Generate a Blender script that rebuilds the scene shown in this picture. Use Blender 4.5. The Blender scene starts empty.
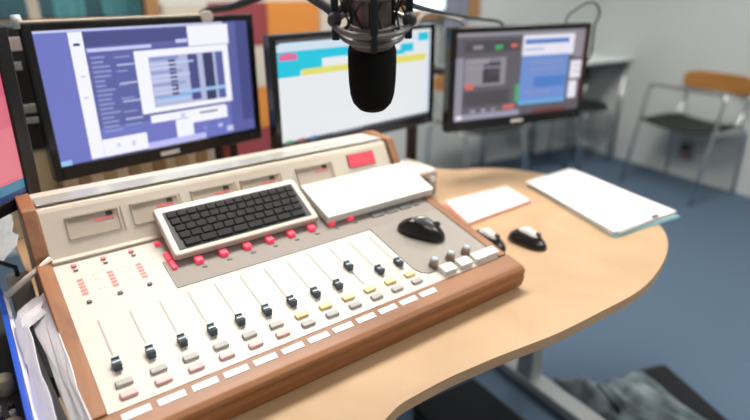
import bpy, bmesh, math, random
from mathutils import Vector, Matrix, Euler
random.seed(7)
PI = math.pi
C = bpy.context.scene.collection
scene = bpy.context.scene
CAMZ = 1.325
DESK = 0.762
CB = 0.74                                                   # datum of the console drawings, just inside the desktop
KS = .9624

# ------------------------------------------------------------------ materials
MATS = {}
def mat(name, col, rough=0.5, metal=0.0, spec=0.5, noise=None, bump=None, emit=None, es=1.0, coat=0.0, trans=0.0, alpha=None):
    if name in MATS: return MATS[name]
    m = bpy.data.materials.new(name); m.use_nodes = True
    nt = m.node_tree; b = nt.nodes['Principled BSDF']
    b.inputs['Base Color'].default_value = (*col, 1)
    b.inputs['Roughness'].default_value = rough
    b.inputs['Metallic'].default_value = metal
    b.inputs['Specular IOR Level'].default_value = spec
    b.inputs['Coat Weight'].default_value = coat
    b.inputs['Transmission Weight'].default_value = trans
    if emit is not None:
        b.inputs['Emission Color'].default_value = (*emit, 1)
        b.inputs['Emission Strength'].default_value = es
    if noise or bump:
        tc = nt.nodes.new('ShaderNodeTexCoord')
        if noise:                                   # (scale, second colour, detail)
            n = nt.nodes.new('ShaderNodeTexNoise'); n.inputs['Scale'].default_value = noise[0]
            n.inputs['Detail'].default_value = noise[2] if len(noise) > 2 else 4
            r = nt.nodes.new('ShaderNodeValToRGB')
            r.color_ramp.elements[0].color = (*col, 1); r.color_ramp.elements[1].color = (*noise[1], 1)
            r.color_ramp.elements[0].position = .35; r.color_ramp.elements[1].position = .68
            nt.links.new(tc.outputs['Object'], n.inputs['Vector'])
            nt.links.new(n.outputs['Fac'], r.inputs['Fac'])
            nt.links.new(r.outputs['Color'], b.inputs['Base Color'])
        if bump:                                    # (scale, strength, distance)
            n = nt.nodes.new('ShaderNodeTexNoise'); n.inputs['Scale'].default_value = bump[0]
            bp = nt.nodes.new('ShaderNodeBump'); bp.inputs['Strength'].default_value = bump[1]
            bp.inputs['Distance'].default_value = bump[2]
            nt.links.new(tc.outputs['Object'], n.inputs['Vector'])
            nt.links.new(n.outputs['Fac'], bp.inputs['Height'])
            nt.links.new(bp.outputs['Normal'], b.inputs['Normal'])
    MATS[name] = m
    return m
def wood(name, c1, c2, scale=(1, 12, 12), rough=.4, dist=2.5, coat=0.0):
    if name in MATS: return MATS[name]
    m = bpy.data.materials.new(name); m.use_nodes = True
    nt = m.node_tree; b = nt.nodes['Principled BSDF']
    tc = nt.nodes.new('ShaderNodeTexCoord'); mp = nt.nodes.new('ShaderNodeMapping')
    mp.inputs['Scale'].default_value = scale
    n = nt.nodes.new('ShaderNodeTexNoise'); n.inputs['Scale'].default_value = 3; n.inputs['Detail'].default_value = 6
    n.inputs['Distortion'].default_value = dist * .3
    r = nt.nodes.new('ShaderNodeValToRGB')
    r.color_ramp.elements[0].color = (*c1, 1); r.color_ramp.elements[1].color = (*c2, 1)
    r.color_ramp.elements[0].position = .3; r.color_ramp.elements[1].position = .7
    nt.links.new(tc.outputs['Object'], mp.inputs['Vector']); nt.links.new(mp.outputs['Vector'], n.inputs['Vector'])
    nt.links.new(n.outputs['Fac'], r.inputs['Fac']); nt.links.new(r.outputs['Color'], b.inputs['Base Color'])
    b.inputs['Roughness'].default_value = rough; b.inputs['Coat Weight'].default_value = coat
    MATS[name] = m
    return m
def lit(name, col, s=1.0):                                  # a lit bit of screen, display or lamp
    return mat(name, (0.01, 0.01, 0.01), .4, emit=col, es=s)
def glass(name, col=(.9, .97, .97), rough=.02):
    if name in MATS: return MATS[name]
    m = bpy.data.materials.new(name); m.use_nodes = True
    nt = m.node_tree; nt.nodes.clear()
    o = nt.nodes.new('ShaderNodeOutputMaterial'); mx = nt.nodes.new('ShaderNodeMixShader')
    t = nt.nodes.new('ShaderNodeBsdfTransparent'); g = nt.nodes.new('ShaderNodeBsdfGlossy')
    t.inputs['Color'].default_value = (*col, 1); g.inputs['Roughness'].default_value = rough
    fr = nt.nodes.new('ShaderNodeFresnel'); fr.inputs['IOR'].default_value = 1.45
    nt.links.new(fr.outputs['Fac'], mx.inputs['Fac']); nt.links.new(t.outputs[0], mx.inputs[1])
    nt.links.new(g.outputs[0], mx.inputs[2]); nt.links.new(mx.outputs[0], o.inputs['Surface'])
    MATS[name] = m
    return m

# ------------------------------------------------------------------ mesh helpers
I4 = Matrix.Identity(4)
def TR(x, y, z, rx=0, ry=0, rz=0):
    return Matrix.Translation((x, y, z)) @ Euler((rx, ry, rz)).to_matrix().to_4x4()
class MB:
    def __init__(s): s.bm = bmesh.new()
    def poly(s, pts, faces, mi=0, M=I4, smooth=False):
        vs = [s.bm.verts.new(M @ Vector(p)) for p in pts]
        for f in faces:
            try:
                fc = s.bm.faces.new([vs[i] for i in f]); fc.material_index = mi; fc.smooth = smooth
            except ValueError: pass
        return vs
    def box(s, x0, x1, y0, y1, z0, z1, mi=0, M=I4, bev=0.0, seg=2):
        p = [(x0,y0,z0),(x1,y0,z0),(x1,y1,z0),(x0,y1,z0),(x0,y0,z1),(x1,y0,z1),(x1,y1,z1),(x0,y1,z1)]
        f = [(0,3,2,1),(4,5,6,7),(0,1,5,4),(1,2,6,5),(2,3,7,6),(3,0,4,7)]
        if not bev:
            s.poly(p, f, mi, M); return s
        t = bmesh.new(); vs = [t.verts.new(q) for q in p]
        for q in f: t.faces.new([vs[i] for i in q])
        bmesh.ops.bevel(t, geom=t.edges[:], offset=bev, segments=seg, affect='EDGES', profile=.5)
        s.merge(t, mi, M); return s
    def merge(s, t, mi=0, M=I4, smooth=False):
        t.verts.index_update()
        vs = [s.bm.verts.new(M @ v.co) for v in t.verts]
        for f in t.faces:
            try:
                fc = s.bm.faces.new([vs[v.index] for v in f.verts]); fc.material_index = mi; fc.smooth = smooth or f.smooth
            except ValueError: pass
        t.free()
    def prism(s, prof, a0, a1, axis='x', mi=0, M=I4, bev=0.0, seg=2):
        """polygon prof swept from a0 to a1; axis x: prof is (y,z); y: (x,z); z: (x,y)"""
        def pt(q, a):
            return (a, q[0], q[1]) if axis == 'x' else (q[0], a, q[1]) if axis == 'y' else (q[0], q[1], a)
        t = bmesh.new(); n = len(prof)
        A = [t.verts.new(pt(q, a0)) for q in prof]; B = [t.verts.new(pt(q, a1)) for q in prof]
        t.faces.new(A); t.faces.new(B[::-1])
        for i in range(n): t.faces.new([A[i], B[i], B[(i+1) % n], A[(i+1) % n]])
        bmesh.ops.recalc_face_normals(t, faces=t.faces[:])
        if bev: bmesh.ops.bevel(t, geom=t.edges[:], offset=bev, segments=seg, affect='EDGES', profile=.5)
        s.merge(t, mi, M); return s
    def tube(s, pts, r, n=10, mi=0, M=I4, closed=False, rads=None):
        pts = [Vector(p) for p in pts]; k = len(pts); rings = []
        prev = None
        for i, p in enumerate(pts):
            if closed: d = (pts[(i+1) % k] - pts[i-1]).normalized()
            else: d = (pts[min(i+1, k-1)] - pts[max(i-1, 0)]).normalized()
            if prev is None:
                a = d.orthogonal().normalized()
            else:
                a = (prev - d * prev.dot(d))
                a = a.normalized() if a.length > 1e-6 else d.orthogonal().normalized()
            prev = a; b = d.cross(a)
            rr = rads[i] if rads else r
            rings.append([s.bm.verts.new(M @ (p + (a*math.cos(2*PI*j/n) + b*math.sin(2*PI*j/n)) * rr)) for j in range(n)])
        m = k if closed else k - 1
        for i in range(m):
            A, B = rings[i], rings[(i+1) % k]
            for j in range(n):
                fc = s.bm.faces.new([A[j], A[(j+1) % n], B[(j+1) % n], B[j]]); fc.smooth = True; fc.material_index = mi
        if not closed:
            for R in (rings[0][::-1], rings[-1]):
                fc = s.bm.faces.new(R); fc.material_index = mi
        return s
    def lathe(s, prof, n=28, mi=0, M=I4, smooth=True):
        rings = []
        for r, z in prof:
            rings.append([s.bm.verts.new(M @ Vector((r*math.cos(2*PI*j/n), r*math.sin(2*PI*j/n), z))) for j in range(n)] if r > 1e-6 else [s.bm.verts.new(M @ Vector((0, 0, z)))])
        for A, B in zip(rings, rings[1:]):
            for j in range(n):
                q = [A[j % len(A)], A[(j+1) % len(A)], B[(j+1) % len(B)], B[j % len(B)]]
                q = list(dict.fromkeys(q))
                if len(q) > 2:
                    fc = s.bm.faces.new(q); fc.smooth = smooth; fc.material_index = mi
        for R in (rings[0], rings[-1]):
            if len(R) > 2:
                fc = s.bm.faces.new(R); fc.material_index = mi
        return s
    def build(s, name, mats, parent=None, loc=None, rot=None, label=None, kind=None):
        bmesh.ops.recalc_face_normals(s.bm, faces=s.bm.faces[:])
        me = bpy.data.meshes.new(name); s.bm.to_mesh(me); s.bm.free()
        for m in (mats if isinstance(mats, (list, tuple)) else [mats]): me.materials.append(m)
        o = bpy.data.objects.new(name, me); C.objects.link(o)
        if parent: o.parent = parent
        if loc is not None: o.location = loc
        if rot is not None: o.rotation_euler = rot
        if label: o['label'] = label
        if kind: o['kind'] = kind
        return o
def curve(pts, n=8):                                        # Catmull-Rom through pts
    P = [Vector(p) for p in pts]; P = [P[0]*2 - P[1]] + P + [P[-1]*2 - P[-2]]; out = []
    for i in range(1, len(P)-2):
        for k in range(n):
            t = k/n; a, b, c, d = P[i-1:i+3]
            out.append(.5*((2*b) + (c-a)*t + (2*a-5*b+4*c-d)*t*t + (3*b-a-3*c+d)*t**3))
    out.append(P[-2]); return out
def rrect(x0, x1, y0, y1, r, n=5):
    out = []
    for cx, cy, a in ((x1-r, y1-r, 0), (x0+r, y1-r, PI/2), (x0+r, y0+r, PI), (x1-r, y0+r, 1.5*PI)):
        for k in range(n+1): out.append((cx + r*math.cos(a + k*PI/2/n), cy + r*math.sin(a + k*PI/2/n)))
    return out
def tag(o, label, cat, group=None, kind=None):
    o['label'] = label; o['category'] = cat
    if group: o['group'] = group
    if kind: o['kind'] = kind
    return o
def thing(name, label, cat, loc=(0, 0, 0), rot=(0, 0, 0), group=None):
    o = bpy.data.objects.new(name, None); C.objects.link(o); o.empty_display_size = .05
    o.location = loc; o.rotation_euler = rot
    return tag(o, label, cat, group)
def dup(root, loc=None, rot=None, label=None):
    def cp(o, par):
        c = o.copy(); C.objects.link(c)
        if par: c.parent = par
        for ch in [x for x in list(C.objects) if x.parent == o]: cp(ch, c)
        return c
    r = cp(root, None)
    if loc is not None: r.location = loc
    if rot is not None: r.rotation_euler = rot
    if label: r['label'] = label
    return r
ORD = ['first', 'second', 'third', 'fourth', 'fifth', 'sixth', 'seventh', 'eighth', 'ninth', 'tenth', 'eleventh', 'twelfth', 'thirteenth', 'fourteenth', 'fifteenth', 'sixteenth', 'seventeenth', 'eighteenth']

# ------------------------------------------------------------------ palette
black_gloss = mat('black gloss plastic', (.012, .011, .011), .22, spec=.5)
black_matt = mat('black matt plastic', (.014, .014, .015), .55)
grey_dark = mat('dark grey plastic', (.06, .06, .065), .5)
chrome = mat('chrome', (.62, .63, .64), .16, 1.0)
steel = mat('grey painted steel', (.36, .38, .39), .4, .3)
silver = mat('silver plastic', (.70, .68, .66), .38, .1)
cream = mat('cream enamel', (.55, .512, .455), .42, noise=(3, (.57, .533, .48)))
cream2 = mat('cream bridge enamel', (.56, .49, .405), .38, noise=(4, (.58, .515, .43)))
warm_grey = mat('warm grey panel', (.25, .225, .195), .38)
strip_grey = mat('grey brown strip', (.23, .20, .175), .5)  # strip's own grey-brown, with some of the keyboard's shadow painted into the tone
walnut = wood('walnut', (.20, .074, .022), (.31, .125, .042), (1.2, 14, 14), .48, 2.0, .04)
walnut_s = wood('walnut side', (.20, .074, .022), (.31, .125, .042), (14, 1.2, 14), .48, 2.0, .04)
maple = wood('maple laminate', (.85, .645, .335), (.89, .70, .39), (1.0, 9, 9), .38, 1.5)
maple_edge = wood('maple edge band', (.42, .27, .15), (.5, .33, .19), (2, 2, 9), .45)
paper = mat('white paper', (.68, .68, .69), .75)
paper_cool = mat('crumpled paper', (.84, .84, .87), .7, bump=(30, .4, .004))
wall_m = mat('painted wall', (.51, .55, .548), .8, noise=(1.2, (.54, .575, .57)), bump=(180, .12, .002))
carpet = mat('blue carpet', (.080, .122, .180), .95, noise=(220, (.112, .165, .238), 6), bump=(500, .5, .004), spec=.1)

# ------------------------------------------------------------------ camera
cd = bpy.data.cameras.new('camera'); cam = bpy.data.objects.new('camera', cd); C.objects.link(cam)
cam.location = (0, 0, CAMZ); cam.rotation_euler = (PI/2 - 0.388178, 0, 0)
cd.sensor_width = 36; cd.lens = 557.27*36/750; cd.clip_start = .02
cd.dof.use_dof = True; cd.dof.focus_distance = 0.86; cd.dof.aperture_fstop = 1.8
scene.camera = cam

# ------------------------------------------------------------------ room shell (own frame: origin at far corner)
RA = math.radians(30)
RX = Vector((-math.cos(RA), -math.sin(RA), 0))              # along the far wall, leftwards
RY = Vector((math.sin(RA), -math.cos(RA), 0))               # along the right wall, towards the viewer
CORNER = Vector((1.761, 4.74, 0))
def room(a, b, z): return CORNER + RX*a + RY*b + Vector((0, 0, z))
RM = Matrix.Translation(CORNER) @ Matrix(((RX.x, RY.x, 0, 0), (RX.y, RY.y, 0, 0), (0, 0, 1, 0), (0, 0, 0, 1)))
L, D, H = 5.6, 6.6, 2.75
def struct(name, m, mats):
    o = m.build(name, mats); o['kind'] = 'structure'; return o
struct('floor', MB().box(-.15, L+.15, -.15, D+.15, -.1, 0, M=RM), carpet)
struct('ceiling', MB().box(-.15, L+.15, -.15, D+.15, H, H+.1, M=RM), mat('ceiling paint', (.8, .8, .78), .9))
struct('wall_right', MB().box(-.15, 0, -.15, D+.15, 0, H, M=RM), wall_m)
struct('wall_left', MB().box(L, L+.15, -.15, D+.15, 0, H, M=RM), wall_m)
struct('wall_front', MB().box(0, L, D, D+.15, 0, H, M=RM), wall_m)
# far wall with two openings: a daylight window near the corner, an inner studio window on the left
W2 = (1.343, 1.80, 1.15, 2.15); W1 = (3.40, 5.2, 1.16, 2.05)
w = MB()
for a0, a1, z0, z1 in ((0, W2[0], 0, H), (W2[0], W2[1], 0, W2[2]), (W2[0], W2[1], W2[3], H), (W2[1], W1[0], 0, H),
                       (W1[0], W1[1], 0, W1[2]), (W1[0], W1[1], W1[3], H), (W1[1], L, 0, H)):
    w.box(a0, a1, -.15, 0, z0, z1, M=RM)
struct('wall_back', w, wall_m)
brown = wood('brown window frame', (.30, .155, .06), (.38, .20, .085), (12, 12, 1.5), .45)
beige_trim = mat('beige frame paint', (.46, .40, .34), .5)
w = MB()
w.box(1.203, 1.343, -.16, .03, 1.10, 2.22, M=RM, bev=.006)
w.box(1.80, 1.86, -.16, .03, 1.10, 2.22, M=RM, bev=.006)
w.box(1.343, 1.80, -.16, .05, 1.10, 1.15, M=RM, bev=.006)
w.box(1.343, 1.80, -.16, .03, 2.15, 2.22, M=RM, bev=.006)
win2 = struct('window_2', w, brown)
MB().box(1.343, 1.80, -.10, -.094, 1.15, 2.15, M=RM).build('pane', glass('clear pane'), win2)
w = MB()
w.box(3.33, 3.40, -.16, .03, 1.12, 2.12, M=RM, bev=.006); w.box(5.2, 5.27, -.16, .03, 1.12, 2.12, M=RM, bev=.006)
w.box(3.40, 5.2, -.16, .03, 2.05, 2.12, M=RM, bev=.006); w.box(3.40, 5.2, -.16, .04, 1.12, 1.16, M=RM, bev=.006)
win1 = struct('window_1', w, brown)
MB().box(3.87, 3.92, -.14, .01, 1.16, 2.05, M=RM, bev=.004).build('mullion', beige_trim, win1)
MB().box(3.40, 3.87, -.08, -.072, 1.16, 2.05, M=RM).build('pane', glass('studio pane', (.75, .88, .9)), win1)
MB().box(3.92, 5.2, -.08, -.072, 1.16, 2.05, M=RM).build('pane', glass('studio pane', (.75, .88, .9)), win1)
# the dim studio beyond the inner window
w = MB(); dk = mat('studio wall', (.10, .135, .15), .9)
w.box(3.2, 5.6, -1.5, -1.4, 0, 2.4, M=RM); w.box(3.1, 3.2, -1.5, -.15, 0, 2.4, M=RM); w.box(5.6, 5.7, -1.5, -.15, 0, 2.4, M=RM)
w.box(3.1, 5.7, -1.5, -.15, 2.4, 2.5, M=RM); w.box(3.1, 5.7, -1.5, -.15, -.1, 0, M=RM)
struct('wall_studio', w, dk)
teal = mat('teal curtain cloth', (.42, .64, .66), .85); lav = mat('grey blue curtain cloth', (.20, .22, .28), .85)
def curtain(a0, a1, b, z0, z1, m, label):
    n = max(8, int((a1-a0)/.012)); pf = []
    for i in range(n+1):
        a = a0 + (a1-a0)*i/n; pf.append((a, b + .012*math.sin(i*1.15)))
    pf2 = [(x, y-.006) for x, y in pf[::-1]]
    t = MB().prism(pf + pf2, z0, z1, 'z', M=RM)
    return tag(t.build('curtain', m), label, 'curtain')
curtain(3.36, 3.56, -.35, .06, 2.30, teal, 'pale teal curtain behind the inner window, beside its brown right frame')
curtain(3.65, 3.80, -.35, .06, 2.30, teal, 'pale teal curtain behind the inner window, next to its beige mullion')
curtain(1.36, 1.545, .085, .80, 2.30, lav, 'grey blue curtain hanging beside the brown window post')

# acoustic tiles on the far wall
fab = {'o': mat('orange acoustic fabric', (.62, .235, .045), .9, bump=(300, .3, .002)), 'm': mat('maroon acoustic fabric', (.27, .05, .06), .9, bump=(300, .3, .002)),
       'b': mat('beige acoustic fabric', (.55, .50, .42), .9, bump=(300, .3, .002))}
cname = {'o': 'orange', 'm': 'maroon', 'b': 'beige'}
rows = [(.99, 1.225), (.755, .99), (.515, .755), (.285, .515)]
cols = [(2.110, 2.435, 'bomb'), (2.435, 2.760, 'ombo'), (2.760, 3.085, 'mbom'), (3.085, 3.325, 'bmom')]
rowname = ['top', 'second', 'third', 'bottom']; colname = ['in the right column of tiles behind the microphone', 'behind the white and cyan screen', 'in the column right of the blue-screen monitor', 'in the column beside the inner window']
for ci, (a0, a1, cc) in enumerate(cols):
    for ri, (z0, z1) in enumerate(rows):
        t = MB().box(a0+.002, a1-.002, .001, .04, z0+.002, z1-.002, M=RM, bev=.006).build('acoustic_panel', fab[cc[ri]])
        tag(t, '%s fabric acoustic panel, %s row, %s' % (cname[cc[ri]], rowname[ri], colname[ci]), 'acoustic panel', 'acoustic panels on the far wall')

# ceiling lamps (outside the frame, they light the room)
def ceiling_lamp(a, b, s, label):
    t = thing('ceiling_light', label, 'lamp', room(a, b, H), (0, 0, RA), 'ceiling lamps')
    MB().box(-.65, .65, -.35, .35, -.06, 0).build('housing', mat('lamp housing', (.8, .8, .8), .5), t)
    MB().box(-.62, .62, -.32, .32, -.066, -.061).build('diffuser', lit('lamp glow %.1f' % s, (1, .95, .88), s), t)
ceiling_lamp(1.5, 1.5, 8, 'ceiling light panel nearest the far corner')
ceiling_lamp(3.2, 1.7, 21, 'ceiling light panel above the far end of the desk')
ceiling_lamp(1.5, 3.9, 13, 'ceiling light panel over the right end of the desk')
ceiling_lamp(3.3, 4.4, 6, 'ceiling light panel over the operator')
studio_fill = thing('ceiling_light', 'unseen round fill lamp added above the inner studio', 'lamp', room(3.9, -.8, 2.4), (0, 0, RA))  # unseen lamp, added to brighten the view through the inner window
MB().lathe([(.0, -.05), (.2, -.05), (.22, -.03), (.22, 0), (0, 0)], 24).build('diffuser', lit('studio fill glow', (.9, 1, 1), 45), studio_fill)

# ------------------------------------------------------------------ desk
OX, OY = -0.33377394, 0.59964332
AZ = 0.6414429; SL = 0.23066826
UX, UY = math.cos(AZ), math.sin(AZ)
def cw(u, v, z=0.0):                                        # desk-level console frame to the world
    return Vector((OX + UX*u - UY*v, OY + UY*u + UX*v, CB + z))
rim = [(.014, .63), (.037, .661), (.069, .687), (.12, .724), (.174, .757), (.211, .779), (.271, .812), (.334, .848), (.431, .914), (.544, .997),
       (.63, 1.092), (.702, 1.203), (.738, 1.308), (.735, 1.41), (.70, 1.53), (.655, 1.63), (.597, 1.703), (.545, 1.752), (.488, 1.786), (.42, 1.803), (.357, 1.805), (.2, 1.80)]
lft = [tuple(cw(-.058, v))[:2] for v in (.50, .48, .3, 0, -.12, -.135)] + [tuple(cw(u, v))[:2] for u, v in ((-.045, -.15), (.02, -.165), (.12, -.18), (.2, -.195))]
edge = [(x*KS, y*KS) for x, y in rim] + [(-.25, 1.86), (-.95, 1.80), (-1.05, 1.50)] + lft
edge = [tuple(p)[:2] for p in curve([(x, y, 0) for x, y in edge], 4)]
dk_ = thing('desk', 'maple-topped studio desk with curved end on grey steel T-legs', 'desk', (0.1, 1.2, 0))
def dpar(o): o.parent = dk_; o.location = (-.1, -1.2, 0); return o
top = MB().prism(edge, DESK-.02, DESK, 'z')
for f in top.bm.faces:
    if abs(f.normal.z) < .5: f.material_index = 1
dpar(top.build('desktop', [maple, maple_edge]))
def tleg(px, py, a, name='leg'):
    M = TR(px, py, 0, 0, 0, a)
    m = MB().prism(rrect(-.038, .038, -.030, .030, .016), .05, DESK-.034, 'z', M=M)
    m.box(-.14, .14, -.03, .03, DESK-.04, DESK-.021, M=M, bev=.004)
    dpar(m.build(name, steel))
    m = MB().prism(rrect(-.36, .36, -.036, .036, .034), .012, .052, 'z', M=M, bev=.006)
    for s in (-.30, .30): m.lathe([(.02, 0), (.02, .014)], 12, M=M @ TR(s, 0, 0))
    dpar(m.build('foot', steel))
fa = math.atan2(1.426-1.788, .637-.406)
tleg(.540, 1.60, fa)
tleg(-.80, 1.45, fa)
# ------------------------------------------------------------------ mixing console
con = thing('mixing_console', 'cream broadcast mixing console with walnut rim and twelve faders', 'mixing console', cw(0, 0), (0, 0, AZ))
CT, ST = math.cos(SL), math.sin(SL); Z0 = .0905
PM = Matrix.Translation((0, 0, Z0)) @ Matrix.Rotation(SL, 4, 'X')          # (u, v, height over the fader panel)
def PT(v, off=0): return (v*CT - off*ST, Z0 + v*ST + off*CT)
# walnut front rail and cheeks
rail = [PT(-.0395, 0), PT(-.078, 0), PT(-.0855, -.003), PT(-.0895, -.0085), PT(-.0885, -.015), (-.0845, .048), (-.080, .030), (-.072, .022), (-.03, .022), (-.03, .075)]
MB().prism(rail, -.053, .720, 'x', bev=.0015).build('front_rail', walnut, con)
BR = [(.289, .158), (.330, .230), (.336, .236), (.385, .241), (.43, .236), (.43, 0)]   # meter bridge profile
def cheek(a0, a1, name='side_panel'):
    p = [PT(-.0395, -.0), PT(-.0395, .003), PT(.292, .004), (.318, .226), (.324, .236), (.336, .243), (.40, .246), (.428, .24), (.438, .225), (.438, .022), (-.0295, .022)]
    p[3] = (.286, .172); p.insert(4, (.325, .240)); p[5] = (.331, .244)
    return MB().prism(p, a0, a1, 'x', bev=.002).build(name, walnut_s, con)
cheek(-.053, -.031); cheek(.694, .714)
# fader panel and inner body
pan = MB(); pan.box(-.0305, .6935, -.039, .300, -.02, 0, M=PM)
pan.build('fader_panel', cream, con)
MB().prism([(-.03, .022), (.43, .022), (.43, .12), (.29, .12), (-.03, .062)], -.030, .6935, 'x').build('body_shell', grey_dark, con)
MB().box(-.0305, .6935, .2865, .2965, .0, .006, M=PM, bev=.002).build('hinge_ridge', cream2, con)
# meter bridge
br = MB().prism([(.289, .12)] + BR[:-1] + [(.43, .12)], -.0305, .6935, 'x', bev=.0012)
br.build('meter_bridge', cream2, con)
glossy_strip = mat('polished top strip', (.50, .49, .45), .10, .3)
MB().box(-.029, .692, .342, .384, .2395, .2425, bev=.001).build('top_strip', glossy_strip, con)
fa_ = math.atan2(.072, .041)
FM = Matrix.Translation((0, .289, .158)) @ Matrix.Rotation(fa_, 4, 'X')    # (u, up the bridge face, off it)
red_lit = lit('red display glow', (1, .02, .07), 1.1)
for a in (.047, .152, .262, .362, .488):
    m = MB()
    m.box(a-.042, a+.042, .030, .0315, 0, .0025, 0, M=FM); m.box(a-.042, a+.042, .066, .0690, 0, .0045, 0, M=FM)
    m.box(a-.042, a-.0405, .030, .0675, 0, .0025, 0, M=FM); m.box(a+.0405, a+.042, .030, .0675, 0, .0025, 0, M=FM)
    m.box(a-.0405, a+.0405, .0315, .066, 0, .0008, 1, M=FM)
    me = m.build('level_meter', [mat('meter frame', (.47, .40, .32), .5), mat('meter card', (.535, .46, .375), .5)], con)
    MB().box(a-.038, a+.036, .058, .0645, .0006, .0016, M=FM).build('scale_band', mat('meter scale', (.40, .34, .27), .6), me)
    MB().box(a+.002, a+.034, .052, .0565, .0006, .0016, M=FM).build('red_zone', mat('meter red', (.8, .22, .2), .6), me)
    MB().box(a+.022, a+.032, .058, .065, .0016, .003, M=FM).build('needle_boss', black_matt, me)
    MB().box(a+.0465, a+.0485, .026, .07, 0, .002, M=FM).build('divider_bar', mat('divider bronze', (.46, .38, .29), .5), con)
m = MB(); m.box(.578, .651, .044, .076, 0, .003, M=FM, bev=.001)
dsp = m.build('display', mat('display bezel', (.08, .01, .02), .3), con)
m = MB(); m.box(.580, .649, .0455, .0745, .003, .0034, 1, M=FM)
segs = {'0': 'abcdef', '1': 'bc', '2': 'abged', '3': 'abgcd', '4': 'fgbc'}
def digit(m, x, y, w, h, s, M):
    t = .0022
    g = {'a': (x, x+w, y+h-t, y+h), 'd': (x, x+w, y, y+t), 'g': (x, x+w, y+h/2-t/2, y+h/2+t/2), 'f': (x, x+t, y+h/2, y+h), 'e': (x, x+t, y, y+h/2), 'b': (x+w-t, x+w, y+h/2, y+h), 'c': (x+w-t, x+w, y, y+h/2)}
    for c in segs[s]:
        a = g[c]; m.box(a[0], a[1], a[2], a[3], .0034, .0038, 0, M=M)
m.build('display_window', [red_lit, lit('red display field', (.85, .006, .035), .9)], dsp)
for i in range(5): MB().lathe([(.0045, 0), (.0045, .006), (.0035, .008), (0, .008)], 12, M=FM @ TR(.232+.0135*i, .021, 0)).build('push_button', mat('white cap', (.85, .84, .82), .4), con)
# strip of red keys and the grey monitor section
MB().box(.124, .6925, .1485, .222, 0, .0012, M=PM).build('button_strip', strip_grey, con)
g = [(.512, .148), (.512, .012), (.518, -.004), (.532, -.014), (.692, -.014), (.692, .148)]
MB().prism(g, 0, .0016, 'z', M=PM).build('monitor_section', warm_grey, con)
red = mat('red button cap', (.88, .06, .11), .35, emit=(1, .05, .11), es=.35); redp = mat('red legend', (.80, .22, .21), .6)
pink = mat('pink button cap', (.80, .45, .44), .5); yel = mat('amber button cap', (.84, .58, .27), .5)
gcap = mat('grey button cap', (.38, .37, .35), .5); dcap = mat('dark button cap', (.14, .14, .145), .45)
SP = .045
def cap(u, v, w, h, m, z=.006, name='push_button', z0=0.0, r=.0015):
    return MB().box(u-w/2, u+w/2, v-h/2, v+h/2, z0, z, M=PM, bev=r).build(name, m, con)
for i in range(4, 12): cap(i*SP - .0010, .1975, .0135, .0145, red, .009); 
for i in range(4, 12): cap(i*SP + .003, .180, .009, .005, dcap, .003)
for i in range(12):
    cap(i*SP, 0, .022, .0105, gcap if i < 6 else yel, .005)
    cap(i*SP, -.0209, .022, .0105, pink if i < 6 else gcap, .005)
    if 6 <= i < 12: pass
for i in range(4):
    u = i*SP - .002
    if i < 3:
        cap(u, .2722, .008, .007, redp, .004); cap(u+.001, .2605, .007, .005, gcap, .004)
        m = MB()
        for k in range(5): m.box(u-.004, u+.005, .196+.0088*k, .202+.0088*k, 0, .0005, M=PM)
        m.build('printed_legend', redp, con)
        cap(u+.001, .176, .0075, .006, dcap, .004)
    else:
        cap(u, .2727, .009, .009, red, .006); cap(u+.0035, .230, .009, .022, red, .006); cap(u+.004, .2045, .009, .022, red, .006)
for i in range(3):
    m = MB()
    for k in range(3):
        for q in range(2): m.box(i*SP+.018+q*.006, i*SP+.0225+q*.006, .226+k*.012-.05*(k == 2), .2285+k*.012-.05*(k == 2), 0, .0004, M=PM)
    m.build('printed_legend', mat('grey print', (.55, .53, .50), .6), con)
knob_m = mat('fader cap blue black', (.035, .058, .08), .3); knob_l = mat('fader cap line and highlight', (.42, .5, .56), .35)
KV = [.0331]*9 + [.0677, .033, .034]
tape = mat('white tape label', (.72, .70, .72), .6); scrib = mat('pen marks', (.72, .70, .76), .7)
for i in range(12):
    u = i*SP; f = MB()
    f.box(u-.0013, u+.0013, .018, .132, -.0005, .0006, M=PM)
    f = f.build('fader', mat('fader slot', (.36, .345, .32), .5), con)
    v = KV[i]; M = PM @ TR(u, v, 0)
    m = MB().box(-.0015, .0015, -.004, .004, 0, .004, M=M)
    m.prism([(-.0095, .0), (.0095, .0), (.0088, .0125), (.004, .0100), (0, .0094), (-.004, .0100), (-.0088, .0125)], -.0052, .0052, 'x', M=M, bev=.0006)
    m.box(-.0053, .0053, .0060, .0092, .0118, .0129, 1, M=M); m.box(-.0053, .0053, -.001, .001, .0092, .0101, 1, M=M)  # rear crest band is a painted highlight, middle bar the cap's line
    m.build('fader_knob', [knob_m, knob_l], f)
    t = MB().box(u-.018, u+.018, -.0585, -.0470, .0, .0009, 0, M=PM)
    for k in range(3): t.box(u-.012+k*.008, u-.006+k*.008, -.0540+.0005*k, -.0525+.0005*k, .0009, .0011, 1, M=PM)
    t.build('tape_label', [tape, scrib], con)
for u in (.5525, .595, .637):
    m = MB().lathe([(.0095, 0), (.0085, .014), (.0075, .016), (0, .016)], 16, 0, PM @ TR(u, .0, .0016))
    m.lathe([(.006, .016), (.006, .0172), (0, .0172)], 16, 1, PM @ TR(u, .0, .0016))
    m.build('rotary_knob', [mat('brown knob', (.33, .25, .19), .4), mat('blue knob cap', (.42, .52, .66), .35)], con)
for u in (.567, .608, .648, .680): cap(u, -.0245, .031, .021, mat('white key cap', (.72, .695, .64), .45), .012)
for k in range(3): cap(.556+.037*k, .1865, .030, .019, dcap, .004, z0=.001)
for k in range(2): cap(.660, .181+.012*k, .014, .007, dcap, .004, z0=.001)

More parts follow.
